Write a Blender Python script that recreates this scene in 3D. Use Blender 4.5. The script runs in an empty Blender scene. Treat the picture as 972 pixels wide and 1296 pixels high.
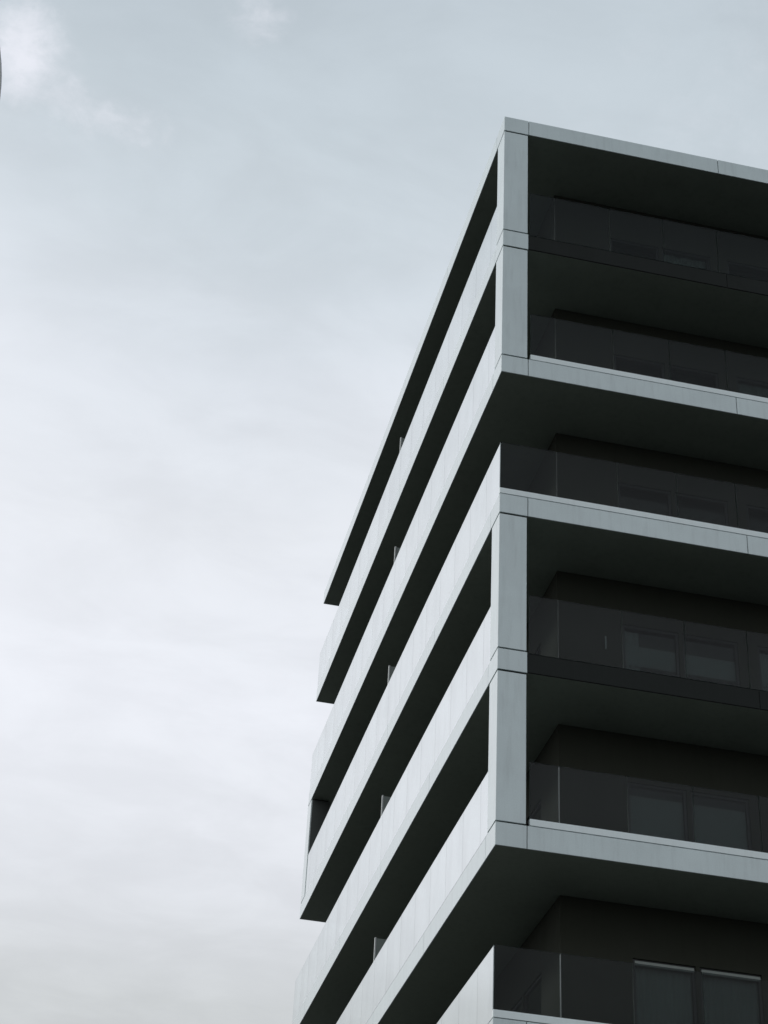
import bpy, bmesh, math, random
from mathutils import Vector, Matrix

random.seed(7)
SC = bpy.context.scene
COL = SC.collection

# ------------------------------------------------------------------ camera
Z0 = 30.45                        # underside of the roof slab above the ground (m)
cam_d = bpy.data.cameras.new('camera')
cam = bpy.data.objects.new('camera', cam_d)
COL.objects.link(cam)
cam_d.sensor_fit = 'AUTO'
cam_d.sensor_width = 36.0
cam_d.lens = 2391.2334 * 36.0 / 1296.0
cam_d.clip_start = 0.05
cam_d.clip_end = 6000.0
yaw, pitch, roll = (math.radians(v) for v in (10.98891593, 35.04377147, 3.20395219))
fwd = Vector((math.sin(yaw) * math.cos(pitch), math.cos(yaw) * math.cos(pitch), math.sin(pitch)))
rgt0 = Vector((math.cos(yaw), -math.sin(yaw), 0.0))
up0 = rgt0.cross(fwd)
rgt = rgt0 * math.cos(roll) + up0 * math.sin(roll)
upv = -rgt0 * math.sin(roll) + up0 * math.cos(roll)
CAM = Vector((-7.1893213, -26.3414637, Z0 - 28.85108507))
m = Matrix((rgt, upv, -fwd)).transposed().to_4x4()
m.translation = CAM
cam.matrix_world = m
SC.camera = cam

# ------------------------------------------------------------------ light
SUN_DIR = Vector((-0.76, 0.28, 0.60)).normalized()
SUN_EL = math.asin(SUN_DIR.z)
SUN_AZ = math.atan2(SUN_DIR.x, SUN_DIR.y)
sun_d = bpy.data.lights.new('sun', 'SUN')
sun_d.energy = 1.5
sun_d.angle = math.radians(12)
sun_d.color = (1.0, 0.965, 0.92)
sun = bpy.data.objects.new('sun', sun_d)
sun.rotation_euler = SUN_DIR.to_track_quat('Z', 'Y').to_euler()
sun.location = (-40, 20, 60)
COL.objects.link(sun)

SC.view_settings.view_transform = 'Standard'
SC.view_settings.look = 'None'
SC.view_settings.exposure = 0.0
SC.view_settings.gamma = 1.0
SC.view_settings.use_curve_mapping = False
SC.cycles.max_bounces = 14
SC.cycles.transparent_max_bounces = 24
SC.cycles.glossy_bounces = 6
SC.cycles.diffuse_bounces = 5
SC.cycles.sample_clamp_indirect = 6.0


class NT:
    """small node helper"""
    def __init__(self, tree):
        self.t = tree
        self.n = tree.nodes
        self.l = tree.links

    def add(self, kind, ins=None, **props):
        nd = self.n.new(kind)
        for k, v in props.items():
            setattr(nd, k, v)
        for k, v in (ins or {}).items():
            s = nd.inputs[k]
            if isinstance(v, bpy.types.NodeSocket):
                self.l.new(v, s)
            else:
                s.default_value = v
        return nd

    def math(self, op, a, b=0.0, c=0.0):
        nd = self.n.new('ShaderNodeMath')
        nd.operation = op
        for i, v in enumerate((a, b, c)):
            if isinstance(v, bpy.types.NodeSocket):
                self.l.new(v, nd.inputs[i])
            else:
                nd.inputs[i].default_value = v
        return nd.outputs[0]

    def vmath(self, op, a, b=None):
        nd = self.n.new('ShaderNodeVectorMath')
        nd.operation = op
        for i, v in enumerate((a, b)):
            if v is None:
                continue
            if isinstance(v, bpy.types.NodeSocket):
                self.l.new(v, nd.inputs[i])
            else:
                nd.inputs[i].default_value = v
        return nd

    def rng(self, v, a, b, c, d, kind='SMOOTHSTEP'):
        nd = self.add('ShaderNodeMapRange', {0: v, 1: a, 2: b, 3: c, 4: d})
        nd.interpolation_type = kind
        return nd.outputs[0]

    def mixc(self, f, a, b, blend='MIX'):
        nd = self.n.new('ShaderNodeMix')
        nd.data_type = 'RGBA'
        nd.blend_type = blend
        for i, v in ((0, f), (6, a), (7, b)):
            if isinstance(v, bpy.types.NodeSocket):
                self.l.new(v, nd.inputs[i])
            else:
                nd.inputs[i].default_value = v
        return nd.outputs[2]


# ------------------------------------------------------------------ sky
world = bpy.data.worlds.new('World')
SC.world = world
world.use_nodes = True
w = NT(world.node_tree)
w.n.clear()
sky = w.add('ShaderNodeTexSky', sky_type='NISHITA', sun_disc=False)
sky.sun_elevation = SUN_EL
sky.sun_rotation = SUN_AZ % (2 * math.pi)
sky.air_density = 1.0
sky.dust_density = 2.0
tc = w.add('ShaderNodeTexCoord')
D = tc.outputs['Generated']
sep = w.add('ShaderNodeSeparateXYZ', {0: D})
dz = sep.outputs['Z']
# veil of high cloud: its brightness by height above the horizon
big = w.add('ShaderNodeTexNoise', {'Vector': w.vmath('MULTIPLY', D, (3.0, 3.0, 9.0)).outputs[0],
                                   'Scale': 1.0, 'Detail': 4.0, 'Roughness': 0.55, 'Distortion': 0.3})
zz = w.math('ADD', dz, w.math('MULTIPLY', w.math('SUBTRACT', big.outputs[0], 0.5), 0.09))
rampn = w.add('ShaderNodeValToRGB', {0: zz})
cr = rampn.color_ramp
stops = [(0.0, (.56, .59, .605)), (0.28, (.59, .615, .63)), (0.335, (.635, .66, .675)), (0.394, (.76, .785, .83)),
         (0.475, (.85, .875, .935)), (0.556, (.79, .82, .87)), (0.624, (.74, .785, .845)),
         (0.686, (.62, .685, .74)), (0.729, (.57, .64, .695)), (0.768, (.53, .60, .658)), (1.0, (.46, .54, .60))]
while len(cr.elements) < len(stops):
    cr.elements.new(0.5)
for e, (pos, c) in zip(cr.elements, stops):
    e.position = pos
    e.color = (*c, 1)
# soft mottling of the veil
dzp = w.math('MAXIMUM', w.math('ADD', dz, 0.2), 0.1)
plane = w.vmath('DIVIDE', D, w.add('ShaderNodeCombineXYZ', {0: dzp, 1: dzp, 2: dzp}).outputs[0]).outputs[0]
mott = w.add('ShaderNodeTexNoise', {'Vector': w.vmath('MULTIPLY', plane, (7.0, 11.0, 4.0)).outputs[0],
                                    'Scale': 1.0, 'Detail': 10.0, 'Roughness': 0.58, 'Distortion': 0.35})
mv = w.rng(mott.outputs[0], 0.3, 0.7, 0.95, 1.045)
veil = w.vmath('SCALE', rampn.outputs[0])
w.l.new(mv, veil.inputs['Scale'])
# wisps of brighter low cloud
wn = w.add('ShaderNodeTexNoise', {'Vector': w.vmath('ADD', w.vmath('MULTIPLY', D, (42.0, 42.0, 60.0)).outputs[0],
                                                    (2.3, 0.4, 1.7)).outputs[0],
                                  'Scale': 1.0, 'Detail': 10.0, 'Roughness': 0.66, 'Distortion': 0.25})
wn2 = w.add('ShaderNodeTexNoise', {'Vector': w.vmath('ADD', w.vmath('MULTIPLY', D, (24.0, 24.0, 44.0)).outputs[0],
                                                     (7.1, 3.4, 0.6)).outputs[0],
                                   'Scale': 1.0, 'Detail': 10.0, 'Roughness': 0.62, 'Distortion': 0.5})
total = None
for (c, r, s) in (((-0.0661, 0.6746, 0.7352), 0.0151, 1.10),
                  ((-0.0738, 0.6861, 0.7238), 0.0137, 0.75),
                  ((-0.0518, 0.6896, 0.7223), 0.0158, 0.62),
                  ((-0.0348, 0.6978, 0.7154), 0.0137, 0.50),
                  ((-0.0140, 0.7004, 0.7136), 0.0115, 0.42),
                  ((0.0027, 0.6987, 0.7154), 0.0140, 0.62),
                  ((0.0418, 0.6460, 0.7622), 0.0180, 0.60),
                  ((0.0543, 0.6516, 0.7566), 0.0140, 0.40),
                  ((0.305, 0.66, 0.686), 0.16, 0.22), ((-0.085, 0.655, 0.75), 0.07, 0.22), ((-0.2, 0.72, 0.66), 0.12, 0.5), ((0.5, 0.5, 0.7), 0.2, 0.4)):
    v = Vector(c).normalized()
    dist = w.vmath('DISTANCE', D, tuple(v)).outputs['Value']
    ragged = w.math('ADD', w.math('DIVIDE', dist, r), w.math('MULTIPLY', w.math('SUBTRACT', wn2.outputs[0], 0.5), 1.2))
    mk = w.rng(ragged, 0.0, 1.75, s, 0.0)
    total = mk if total is None else w.math('ADD', total, w.math('MULTIPLY', mk, 0.8))
dens = w.math('ADD', w.math('MULTIPLY', total, 0.85), w.math('MULTIPLY', w.math('SUBTRACT', wn.outputs[0], 0.5), 1.5))
wf = w.math('MULTIPLY', w.rng(dens, 0.02, 1.55, 0.0, 0.85), w.math('MINIMUM', w.math('MULTIPLY', total, 2.5), 1.0))
# the cloud is thinner low on the left, where the sun stands behind it
thin = w.rng(w.vmath('DISTANCE', D, tuple(Vector((-0.30, 0.84, 0.45)).normalized())).outputs['Value'], 0.05, 0.45, 0.80, 0.0)
veil2 = w.mixc(w.math('MULTIPLY', thin, w.rng(zz, 0.30, 0.44, 0.0, 1.0)), veil.outputs[0], (.915, .935, .995, 1))
cloud = w.mixc(wf, veil2, (.88, .895, .97, 1))
cloud10 = w.vmath('SCALE', cloud)
cloud10.inputs['Scale'].default_value = 10.0
final = w.mixc(0.975, sky.outputs[0], cloud10.outputs[0])
bg = w.add('ShaderNodeBackground', {'Color': final, 'Strength': 0.1})
wo = w.add('ShaderNodeOutputWorld', {'Surface': bg.outputs[0]})

# ------------------------------------------------------------------ materials
def new_mat(name):
    mt = bpy.data.materials.new(name)
    mt.use_nodes = True
    t = NT(mt.node_tree)
    t.n.clear()
    out = t.add('ShaderNodeOutputMaterial')
    return mt, t, out


def painted(name, col, rough=0.45, spec=0.5, tint=0.05, streak=0.10, bump=0.0, metallic=0.0, coat=0.0):
    """coated metal or render: per-panel tint, faint rain streaks, fine grain"""
    mt, t, out = new_mat(name)
    g = t.add('ShaderNodeNewGeometry')
    oi = t.add('ShaderNodeObjectInfo')
    P = g.outputs['Position']
    n1 = t.add('ShaderNodeTexNoise', {'Vector': t.vmath('MULTIPLY', P, (9.0, 9.0, 0.9)).outputs[0], 'Scale': 1.0,
                                      'Detail': 5.0, 'Roughness': 0.6})
    n2 = t.add('ShaderNodeTexNoise', {'Vector': P, 'Scale': 1.1, 'Detail': 4.0, 'Roughness': 0.55})
    n3 = t.add('ShaderNodeTexNoise', {'Vector': P, 'Scale': 45.0, 'Detail': 3.0, 'Roughness': 0.6})
    f1 = t.rng(n1.outputs[0], 0.45, 0.75, 1.0, 1.0 - streak)
    f2 = t.rng(n2.outputs[0], 0.3, 0.7, 1.0 - streak * 0.6, 1.0 + streak * 0.3)
    f3 = t.rng(n3.outputs[0], 0.3, 0.7, 1.0 - tint * .6, 1.0 + tint * .6)
    f4 = t.math('ADD', t.math('MULTIPLY', oi.outputs['Random'], tint), 1.0 - tint)
    f = t.math('MULTIPLY', t.math('MULTIPLY', f1, f2), t.math('MULTIPLY', f3, f4))
    sc = t.vmath('SCALE', tuple(col))
    t.l.new(f, sc.inputs['Scale'])
    b = t.add('ShaderNodeBsdfPrincipled', {'Base Color': sc.outputs[0], 'Roughness': rough,
                                           'Specular IOR Level': spec, 'Metallic': metallic,
                                           'Coat Weight': coat, 'Coat Roughness': 0.10})
    rr = t.rng(n2.outputs[0], 0.3, 0.7, rough * 0.85, min(1.0, rough * 1.2))
    t.l.new(rr, b.inputs['Roughness'])
    if bump:
        bn = t.add('ShaderNodeBump', {'Height': n3.outputs[0], 'Strength': bump, 'Distance': 0.004})
        t.l.new(bn.outputs[0], b.inputs['Normal'])
    t.l.new(b.outputs[0], out.inputs[0])
    return mt


def glass(name, tint, lo, hi, f0, f1, rough=0.02, dirt=0.0):
    """coated sheet glass: clear and dark face on, a mirror of the sky at a glancing angle"""
    mt, t, out = new_mat(name)
    g = t.add('ShaderNodeNewGeometry')
    oi = t.add('ShaderNodeObjectInfo')
    P = g.outputs['Position']
    lw = t.add('ShaderNodeLayerWeight', {'Blend': 0.5})
    fac = t.rng(lw.outputs['Facing'], f0, f1, lo, hi)
    n1 = t.add('ShaderNodeTexNoise', {'Vector': t.vmath('MULTIPLY', P, (1.6, 1.6, 0.7)).outputs[0], 'Scale': 1.0,
                                      'Detail': 4.0, 'Roughness': 0.5})
    n2 = t.add('ShaderNodeTexNoise', {'Vector': P, 'Scale': 0.6, 'Detail': 2.0})
    film = t.math('MULTIPLY', t.rng(n1.outputs[0], 0.40, 0.75, 1.0, 1.0 - dirt),
                  t.math('ADD', t.math('MULTIPLY', oi.outputs['Random'], 0.02), 0.98))
    gc = t.vmath('SCALE', (0.975, 1.0, 0.99))
    t.l.new(film, gc.inputs['Scale'])
    bn = t.add('ShaderNodeBump', {'Height': n2.outputs[0], 'Strength': 0.12, 'Distance': 0.02})
    gl = t.add('ShaderNodeBsdfGlossy', {'Color': gc.outputs[0], 'Roughness': rough, 'Normal': bn.outputs[0]})
    tr = t.add('ShaderNodeBsdfTransparent', {'Color': (*tint, 1)})
    mx = t.add('ShaderNodeMixShader', {0: fac, 1: tr.outputs[0], 2: gl.outputs[0]})
    t.l.new(mx.outputs[0], out.inputs[0])
    return mt


M = {}
M['cladding'] = painted('pale grey coated aluminium', (.61, .70, .705), 0.42, 0.4, 0.05, 0.11, 0.05, coat=1.0)
M['channel'] = painted('satin aluminium channel', (.78, .86, .86), 0.38, 0.5, 0.03, 0.05, 0.0, coat=0.6)
M['core'] = painted('dark concrete', (.055, .058, .056), 0.8, 0.2, 0.03, 0.15)
M['soffit'] = painted('dark olive grey soffit', (.235, .275, .228), 0.75, 0.25, 0.03, 0.10)
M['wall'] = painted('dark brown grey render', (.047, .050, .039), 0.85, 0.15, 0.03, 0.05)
M['spandrel'] = painted('dark grey spandrel', (.027, .030, .0285), 0.7, 0.05, 0.05, 0.06)
M['frame'] = painted('black window frame', (.02, .022, .022), 0.4, 0.4, 0.05, 0.05)
M['glint'] = painted('pale edge shine', (.62, .64, .63), 0.4, 0.5, 0.03, 0.05, 0, 0.1)  # pale colour for the painted glint at the first glass joint
M['curtain'] = painted('pale curtain cloth', (.46, .50, .49), 0.9, 0.1, 0.05, 0.10)
M['rail'] = painted('white blind rail', (.8, .84, .83), 0.5, 0.4, 0.03, 0.03)
M['col_shade'] = painted('dark column shading', (.10, .11, .105), 0.5, 0.3, 0.05, 0.06)  # dark colour painting the shade on the far columns
M['screen'] = painted('frosted grey screen', (.30, .34, .32), 0.35, 0.5, 0.05, 0.05)
M['trim'] = painted('pale screen edge', (.62, .65, .64), 0.4, 0.5, 0.03, 0.05)
M['roofing'] = painted('grey roofing felt', (.22, .22, .22), 0.9, 0.2, 0.03, 0.2)
M['glass'] = glass('balustrade glass', (.54, .575, .58), 0.0125, 0.83, 0.34, 0.74, 0.015, 0.05)
M['glass_edge'] = painted('glass edge', (.05, .075, .068), 0.4, 0.3, 0.02, 0.02)
M['pane'] = glass('window glass', (.70, .73, .72), 0.012, 0.9, 0.35, 0.9, 0.01, 0.0)
M['asphalt'] = painted('asphalt', (.05, .05, .052), 0.9, 0.3, 0.03, 0.2, 0.4)
M['paving'] = painted('concrete paving', (.17, .17, .165), 0.85, 0.3, 0.05, 0.2, 0.3)
M['lamp_grey'] = painted('grey lamp casting', (.82, .86, .86), 0.4, 0.5, 0.03, 0.08)
M['lamp_lens'] = painted('milky lamp lens', (.65, .66, .64), 0.3, 0.5, 0.02, 0.02)

# ------------------------------------------------------------------ builders
def link(name, me, parent=None, loc=(0, 0, 0)):
    o = bpy.data.objects.new(name, me)
    COL.objects.link(o)
    o.location = loc
    if parent:
        o.parent = parent
    return o


def mesh_of(bm, name, mats):
    me = bpy.data.meshes.new(name)
    bmesh.ops.recalc_face_normals(bm, faces=bm.faces[:])
    bm.to_mesh(me)
    bm.free()
    for mm in mats:
        me.materials.append(mm)
    return me


def bm_box(bm, x0, x1, y0, y1, z0, z1, mi=0, bevel=0.0):
    r = bmesh.ops.create_cube(bm, size=1.0)
    vs = r['verts']
    for v in vs:
        v.co = Vector(((x0 + x1) / 2 + v.co.x * (x1 - x0), (y0 + y1) / 2 + v.co.y * (y1 - y0),
                       (z0 + z1) / 2 + v.co.z * (z1 - z0)))
    fs = list({f for v in vs for f in v.link_faces})
    for f in fs:
        f.material_index = mi
    if bevel:
        es = list({e for v in vs for e in v.link_edges})
        bmesh.ops.bevel(bm, geom=es, offset=bevel, segments=1, affect='EDGES', clamp_overlap=True)
    return fs


_cache = {}
def piece(name, parent, x0, x1, y0, y1, z0, z1, mat, bevel=0.003):
    """one box-shaped piece, its mesh shared by every piece of the same size"""
    key = (name, round(x1 - x0, 4), round(y1 - y0, 4), round(z1 - z0, 4), mat, bevel)
    me = _cache.get(key)
    if me is None:
        bm = bmesh.new()
        a, b, c = (x1 - x0) / 2, (y1 - y0) / 2, (z1 - z0) / 2
        bm_box(bm, -a, a, -b, b, -c, c, 0, bevel)
        if mat == 'glass':                       # polished edges of the sheet
            thin = min(a, b)
            for f in bm.faces:
                f.normal_update()
                ax = f.normal.x if a == thin else f.normal.y
                f.material_index = 0 if abs(ax) > 0.9 else 1
        me = mesh_of(bm, name, [M[mat], M['glass_edge']] if mat == 'glass' else [M[mat]])
        _cache[key] = me
    return link(name, me, parent, ((x0 + x1) / 2, (y0 + y1) / 2, (z0 + z1) / 2))


def tag(o, label=None, cat=None, group=None, kind=None):
    for k, v in (('label', label), ('category', cat), ('group', group), ('kind', kind)):
        if v:
            o[k] = v
    return o


# ------------------------------------------------------------------ ground
def sheet(name, x0, x1, y0, y1, z, mat):
    bm = bmesh.new()
    vs = [bm.verts.new(c) for c in ((x0, y0, z), (x1, y0, z), (x1, y1, z), (x0, y1, z))]
    bm.faces.new(vs)
    return tag(link(name, mesh_of(bm, name, [M[mat]])), kind='structure')


sheet('ground', -2500, 2500, -2500, 2500, 0.0, 'asphalt')
bm = bmesh.new()
bm_box(bm, -9.5, 22, -9, 28, -0.3, 0.14, 0, 0.02)
tag(link('pavement', mesh_of(bm, 'pavement', [M['paving']])), kind='structure')

# ------------------------------------------------------------------ the building
L = 19.0          # long side, along y
WX = 12.92        # short side, along x
H = 3.2           # storey height
T = 0.40          # slab edge
CW = 0.50         # corner column
SET = 1.53        # balcony depth
NL = 9            # slabs: 0 is the roof
GAP = 0.012
building = bpy.data.objects.new('apartment_building', None)
COL.objects.link(building)
tag(building, 'pale grey apartment block with stacked wraparound balconies, glass balustrades and dark soffits',
    'building')

XJ = [0.0, 0.52, 4.65, 8.78, WX]                 # cladding joints, short side
YJ = [0.0, 0.60, 4.75, 8.90, 13.05, 17.20, L]    # cladding joints, long side
GX = [0.0, 1.06, 2.21, 3.35, 4.50, 5.65, 6.80, 7.95, 9.10, 10.25, 11.40, WX]
GY = [0.0, 0.98] + [0.98 + 1.15 * i for i in range(1, 15)] + [18.03, L]


def level_z(k):
    return Z0 - H * k


for k in range(NL):
    z = level_z(k)
    covered = k > 0 and k % 3 == 1               # slab hidden by dark spandrels on the short side
    open_below = k % 3 == 2                      # no corner column under this slab
    open_above = k == 0 or k % 3 == 0            # no corner column standing on this slab
    # slab body: dark inside, soffit underneath
    bm = bmesh.new()
    bm_box(bm, 0.022, WX - 0.022, 0.024, L - 0.022, z + 0.004, z + T - 0.004, 0)
    for f in bm.faces:
        f.normal_update()
        if f.normal.z < -0.5:
            f.material_index = 1
    slab = link('roof_slab' if k == 0 else 'floor_slab',
                mesh_of(bm, 'slab_body', [M['core'], M['soffit']]), building)
    top = z + T
    # edge cladding, short side (facing the street)
    for i in range(len(XJ) - 1):
        a, b = XJ[i] + (GAP / 2 if i else 0), XJ[i + 1] - (GAP / 2 if i < len(XJ) - 2 else 0)
        if covered and i > 0:
            piece('spandrel_panel', slab, a, b, 0.004, 0.024, z + 0.012, z + 0.372, 'spandrel')
        else:
            piece('cladding_panel', slab, a, b, 0.0, 0.022, z, top, 'cladding', 0.004)
    # edge cladding, long side; the corner panel of the short side laps its end
    for i in range(len(YJ) - 1):
        a = YJ[i] + GAP / 2 if i else 0.0225
        b = YJ[i + 1] - (GAP / 2 if i < len(YJ) - 2 else 0)
        piece('cladding_panel', slab, 0.0, 0.020, a, b, z, top, 'cladding', 0.004)
    # plain edges at the two hidden sides
    piece('cladding_panel', slab, 0.021, WX, L - 0.021, L, z + 0.001, top - 0.001, 'cladding', 0.004)
    piece('cladding_panel', slab, WX - 0.021, WX, 0.0225, L - 0.0225, z + 0.001, top - 0.001, 'cladding', 0.004)
    if k == 0:
        # roof: covering and a thin coping just inside the edge
        piece('roof_covering', building, 0.3, WX - 0.3, 0.3, L - 0.3, top + 0.001, top + 0.03, 'roofing', 0)
        continue
    # balustrade: aluminium channel on the slab edge, frameless glass above it
    g0 = z + 0.412
    gtop = z + 1.55
    x_start = 0.0 if open_above else 0.565
    if not covered:
        ch = piece('glazing_channel', building, x_start, WX, 0.0, 0.070, g0, z + 0.530, 'channel', 0.004)
        for i in range(len(GX) - 1):
            a = max(GX[i] + (0.006 if i else 0.0), x_start if x_start else 0.0)
            b = GX[i + 1] - (0.006 if i < len(GX) - 2 else 0)
            q = piece('glass_panel', ch, 0, b - a, 0, 0.0175, 0, gtop - z - 0.532, 'glass', 0.0007)
            q.location = ((a + b) / 2 - ch.location.x, 0.012 + 0.009 - ch.location.y,
                          (gtop + z + 0.532) / 2 - ch.location.z)
            if i == 1 and k in (4, 5, 6):  # pale strip added to paint the sky's glint on the glass edge
                e = piece('edge_glint', ch, 0, 0.013, 0, 0.022, 0, gtop - z - 0.56, 'glint', 0.001)
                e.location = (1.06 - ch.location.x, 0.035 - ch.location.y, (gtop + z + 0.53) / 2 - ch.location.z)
    else:
        for i in range(len(GX) - 1):
            a = max(GX[i] + (0.006 if i else 0.0), 0.545)
            b = GX[i + 1] - (0.006 if i < len(GX) - 2 else 0)
            piece('glass_panel', slab, a, b, 0.008, 0.0255, z + 0.386, gtop, 'glass', 0.0007)
    # long side
    y_start = 0.074 if open_above else 0.52
    ch = piece('glazing_channel', building, 0.034, 0.070, y_start, L, top + 0.001, z + 0.530, 'channel', 0.004)
    for i in range(len(GY) - 1):
        lo = 0.0305 if open_above else 0.51
        a = max(GY[i] + (0.0022 if i else 0.0), lo)
        b = GY[i + 1] - (0.0022 if i < len(GY) - 2 else 0)
        q = piece('glass_panel', ch, 0, 0.0175, 0, b - a, 0, gtop - z - 0.424, 'glass', 0.0007)
        q.location = (0.012 + 0.009 - ch.location.x, (a + b) / 2 - ch.location.y,
                      (gtop + z + 0.424) / 2 - ch.location.z)


def column(cx0, cy0, zb, zt):
    """square casing round a darker post, open joints above and below"""
    post = piece('column', building, cx0 + 0.03, cx0 + CW - 0.03, cy0 + 0.03, cy0 + CW - 0.03, zb, zt, 'core', 0)
    c = piece('casing', post, -CW / 2, CW / 2, -CW / 2, CW / 2, 0, zt - zb - 0.065, 'cladding', 0.005)
    c.location = (0, 0, -0.0175 + 0.01)
    return post


for k in range(NL):
    zt = level_z(k)
    zb = level_z(k + 1) + T if k < NL - 1 else 0.14
    if k % 3 != 2:
        column(0.0, 0.0, zb + 0.004 - 0.004, zt + 0.004)
    else:
        post = column(0.0, L - CW, zb, zt + 0.004)
        # added dark panel paints the shade on the side facing the balcony
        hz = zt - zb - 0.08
        dp = piece('shade_panel', post, 0.028, CW - 0.002, 0, 0.02, 0, hz, 'col_shade', 0.002)
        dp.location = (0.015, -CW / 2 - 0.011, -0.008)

# privacy screens half way along the long side
for k in range(1, NL):
    z = level_z(k) + T
    s = piece('privacy_screen', building, 0.085, SET - 0.01, 9.36, 9.385, z + 0.03, z + 1.72, 'screen', 0.002)
    e = piece('screen_edge', s, 0, 0.035, 0, 0.045, 0, 1.72, 'trim', 0.003)
    e.location = (0.0655 - s.location.x, 0, 0.0)

# ------------------------------------------------------------------ set back walls and windows
WIN = [(2.76, 3.84), (3.91, 4.99), (5.37, 6.45), (6.52, 7.60), (7.98, 9.06), (9.13, 10.21)]
WINY = [(2.6, 3.7), (3.77, 4.87), (6.0, 7.1), (7.17, 8.27), (10.6, 11.7), (11.77, 12.87), (14.0, 15.1), (15.17, 16.27)]
HEAD, SILL = 2.28, 0.46
BACK = 0.24
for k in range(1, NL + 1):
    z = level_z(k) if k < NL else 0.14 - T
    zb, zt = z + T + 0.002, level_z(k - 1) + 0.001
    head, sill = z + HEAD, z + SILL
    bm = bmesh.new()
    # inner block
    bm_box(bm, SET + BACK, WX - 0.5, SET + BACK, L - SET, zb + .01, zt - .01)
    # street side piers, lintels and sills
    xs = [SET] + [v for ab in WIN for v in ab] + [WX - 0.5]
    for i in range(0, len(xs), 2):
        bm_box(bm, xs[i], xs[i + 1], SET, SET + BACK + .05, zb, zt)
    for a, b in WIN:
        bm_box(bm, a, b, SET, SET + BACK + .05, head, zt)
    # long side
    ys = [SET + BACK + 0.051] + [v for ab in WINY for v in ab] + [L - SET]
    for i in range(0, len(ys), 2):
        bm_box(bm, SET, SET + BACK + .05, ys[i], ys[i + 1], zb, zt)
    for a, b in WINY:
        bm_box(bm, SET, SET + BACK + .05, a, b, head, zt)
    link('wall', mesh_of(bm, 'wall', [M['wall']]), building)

    def frame(horizontal, a, b):
        bmf = bmesh.new()
        d0, d1, t = SET + 0.03, SET + 0.09, 0.05
        if horizontal:
            bm_box(bmf, a + .002, a + t, d0, d1, zb, head - .002)
            bm_box(bmf, b - t, b - .002, d0, d1, zb, head - .002)
            bm_box(bmf, a + t, b - t, d0, d1, head - t, head - .002)
            bm_box(bmf, a + t, b - t, d0, d1, zb, zb + t)
        else:
            bm_box(bmf, d0, d1, a + .002, a + t, zb, head - .002)
            bm_box(bmf, d0, d1, b - t, b - .002, zb, head - .002)
            bm_box(bmf, d0, d1, a + t, b - t, head - t, head - .002)
            bm_box(bmf, d0, d1, a + t, b - t, zb, zb + t)
        wdw = link('window', mesh_of(bmf, 'window', [M['frame']]), building)
        if horizontal:
            piece('pane', wdw, a + t, b - t, SET + .055, SET + .063, zb + t, head - t, 'pane', 0)
        else:
            piece('pane', wdw, SET + .055, SET + .063, a + t, b - t, zb + t, head - t, 'pane', 0)
        return wdw

    for i, (a, b) in enumerate(WIN):
        wd = frame(True, a, b)
        a2, b2 = a + 0.03, b - 0.03
        # pleated curtains and blinds behind the pane
        def curtain(x0, x1, zl, zh, depth=0.12, amp=0.012):
            bmc = bmesh.new()
            n = max(8, int((x1 - x0) / 0.02))
            rows = []
            for j in range(n + 1):
                x = x0 + (x1 - x0) * j / n
                y = SET + depth + amp * math.sin(j * 1.25 + i) + amp * .6 * math.sin(j * .37 + k)
                rows.append([(x, y, zl), (x, y, zh), (x, y + .006, zh), (x, y + .006, zl)])
            vv = [[bmc.verts.new(c) for c in r] for r in rows]
            for j in range(n):
                for q in range(4):
                    bmc.faces.new((vv[j][q], vv[j + 1][q], vv[j + 1][(q + 1) % 4], vv[j][(q + 1) % 4]))
            bmc.faces.new(vv[0]); bmc.faces.new(vv[-1])
            return link('curtain', mesh_of(bmc, 'curtain', [M['curtain']]), wd)
        if k == 6:
            piece('curtain_top_strip', wd, a2, b2, SET - .012, SET + .028, z + 2.165, z + 2.235, 'screen', .003)  # pale strip added for the curtain's brighter top above the balustrade glass
            curtain(a2, b2, zb + .03, z + 2.22)
        elif k == 5:
            piece('roller_blind', wd, a2, b2, SET + .11, SET + .116, zb + .05, z + 2.08, 'curtain', 0)
        elif k == 4:
            piece('roller_blind', wd, a2, b2, SET + .11, SET + .116, z + 1.50, z + 1.91, 'curtain', 0)
            if i % 2 == 0:
                curtain(a2, a2 + .33, zb + .05, z + 2.22, 0.15, 0.01)
        elif (k * 7 + i * 3) % 5 == 0:
            curtain(a2, b2, zb + .03, head - .06)
        if k == 4 and i == 0:
            piece('door_handle', building, 2.41, 2.435, SET - .05, SET - .02, z + 1.66, z + 1.93, 'screen', .004)
    for a, b in WINY:
        frame(False, a, b)

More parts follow.
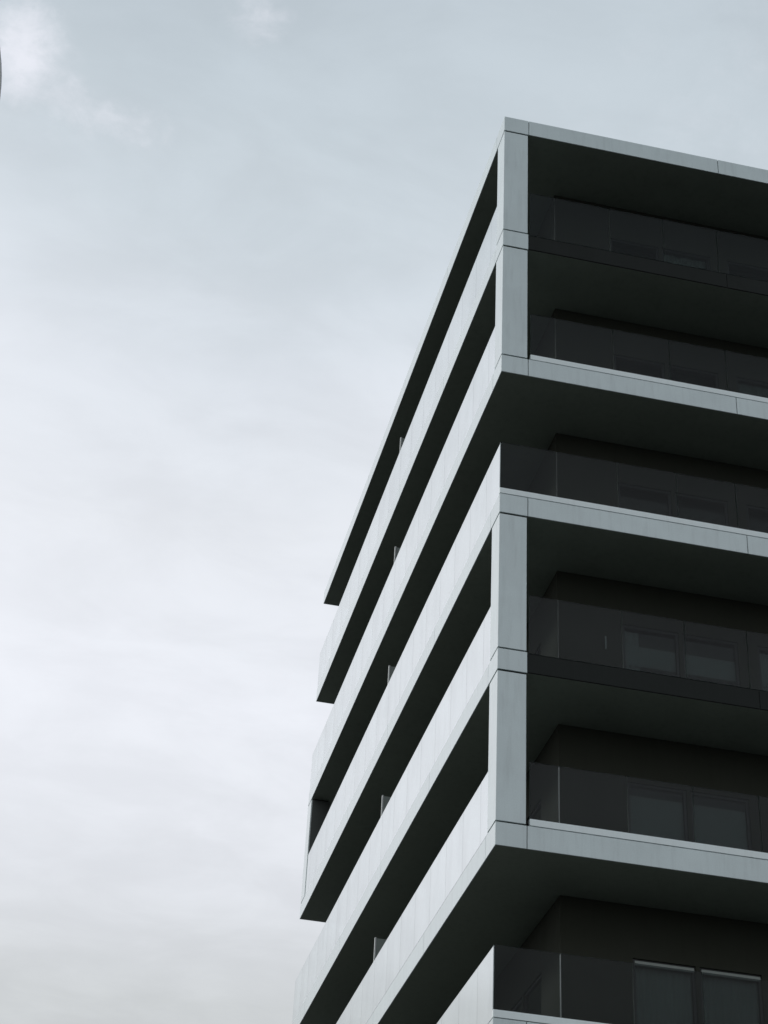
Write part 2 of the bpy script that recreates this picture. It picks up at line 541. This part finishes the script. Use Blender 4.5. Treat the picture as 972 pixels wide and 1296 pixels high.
# ------------------------------------------------------------------ street lamp at the photo's left edge
def street_lamp():
    # tip of the lamp head lies just inside the left edge of the view
    ray = fwd + rgt * ((1.6 - 486) / 2391.2334) - upv * ((97 - 648) / 2391.2334)
    ray.normalize()
    tip = CAM + ray * 10.5
    ax = -rgt0                                    # head points along the street, away from its pole
    dt = tip - CAM
    q = rgt - fwd * (dt.dot(rgt) / dt.dot(fwd))
    side = Vector((q.y, -q.x, 0)).normalized()    # the blunt end of the head, square to the kerb
    ax = Vector((side.y, -side.x, 0))
    if ax.dot(rgt0) > 0:
        ax = -ax
    base = tip + ax * 2.6
    root = bpy.data.objects.new('street_lamp', None)
    COL.objects.link(root)
    root.location = (base.x, base.y, 0.0)
    tag(root, 'grey street lamp whose rounded head just enters at the upper left edge', 'street lamp')

    def loc(v):
        return v - root.location
    # head: broad flat casting with a blunt rounded end
    outline = []
    hl, hw = 0.95, 0.42
    for (u, s) in ((0.000, 0.0), (0.0018, .08), (0.008, .17), (0.018, .25), (0.04, .33), (.1, hw), (.7, .36), (hl, .12)):
        outline.append((u, s))
    poly = [(u, s) for u, s in outline] + [(u, -s) for u, s in reversed(outline[1:])]
    bmh = bmesh.new()
    def ring(zoff, scale):
        return [bmh.verts.new(loc(tip + ax * (hl * .5 + (u - hl * .5) * scale) + side * (s * scale) + Vector((0, 0, zoff))))
                for u, s in poly]
    r0, r1, r2, r3 = ring(0.0, .985), ring(.02, 1.0), ring(.05, .985), ring(.11, .72)
    for ra, rb in ((r0, r1), (r1, r2), (r2, r3)):
        n = len(ra)
        for i in range(n):
            bmh.faces.new((ra[i], ra[(i + 1) % n], rb[(i + 1) % n], rb[i]))
    bmh.faces.new(r0); bmh.faces.new(r3)
    head = link('lamp_head', mesh_of(bmh, 'lamp_head', [M['lamp_grey']]), root)
    bml = bmesh.new()
    c0 = [bml.verts.new(loc(tip + ax * (.42 + .24 * math.cos(t)) + side * (.2 * math.sin(t)) + Vector((0, 0, -.012))))
          for t in [i * math.pi / 8 for i in range(16)]]
    c1 = [bml.verts.new(v.co + Vector((0, 0, .03))) for v in c0]
    bml.faces.new(c0); bml.faces.new(c1)
    for i in range(16):
        bml.faces.new((c0[i], c0[(i + 1) % 16], c1[(i + 1) % 16], c1[i]))
    link('lens', mesh_of(bml, 'lens', [M['lamp_lens']]), head)

    def tube(name, pts, radii, n=14):
        bmt = bmesh.new()
        rings = []
        for i, pnt in enumerate(pts):
            a = pts[max(i - 1, 0)]; b = pts[min(i + 1, len(pts) - 1)]
            d = (b - a).normalized()
            e1 = d.cross(side).normalized() if abs(d.dot(side)) < .9 else d.orthogonal()
            e2 = d.cross(e1)
            rings.append([bmt.verts.new(loc(pnt + (e1 * math.cos(2 * math.pi * j / n) + e2 * math.sin(2 * math.pi * j / n)) * radii[i]))
                          for j in range(n)])
        for ra, rb in zip(rings, rings[1:]):
            for j in range(n):
                bmt.faces.new((ra[j], ra[(j + 1) % n], rb[(j + 1) % n], rb[j]))
        bmt.faces.new(rings[0]); bmt.faces.new(rings[-1])
        return link(name, mesh_of(bmt, name, [M['lamp_grey']]), root)
    topz = tip.z - .25
    tube('pole', [Vector((base.x, base.y, 0.0)), Vector((base.x, base.y, 1.2)), Vector((base.x, base.y, 1.25)),
                  Vector((base.x, base.y, topz))], [.11, .11, .08, .055])
    start = Vector((base.x, base.y, topz - .004))
    end = tip + ax * .9 + Vector((0, 0, .06))
    pts = [start + (end - start) * t + Vector((0, 0, .28 * math.sin(t * math.pi) * .6)) for t in (0, .2, .4, .6, .8, 1)]
    tube('arm', pts, [.05, .046, .042, .04, .038, .036])


street_lamp()
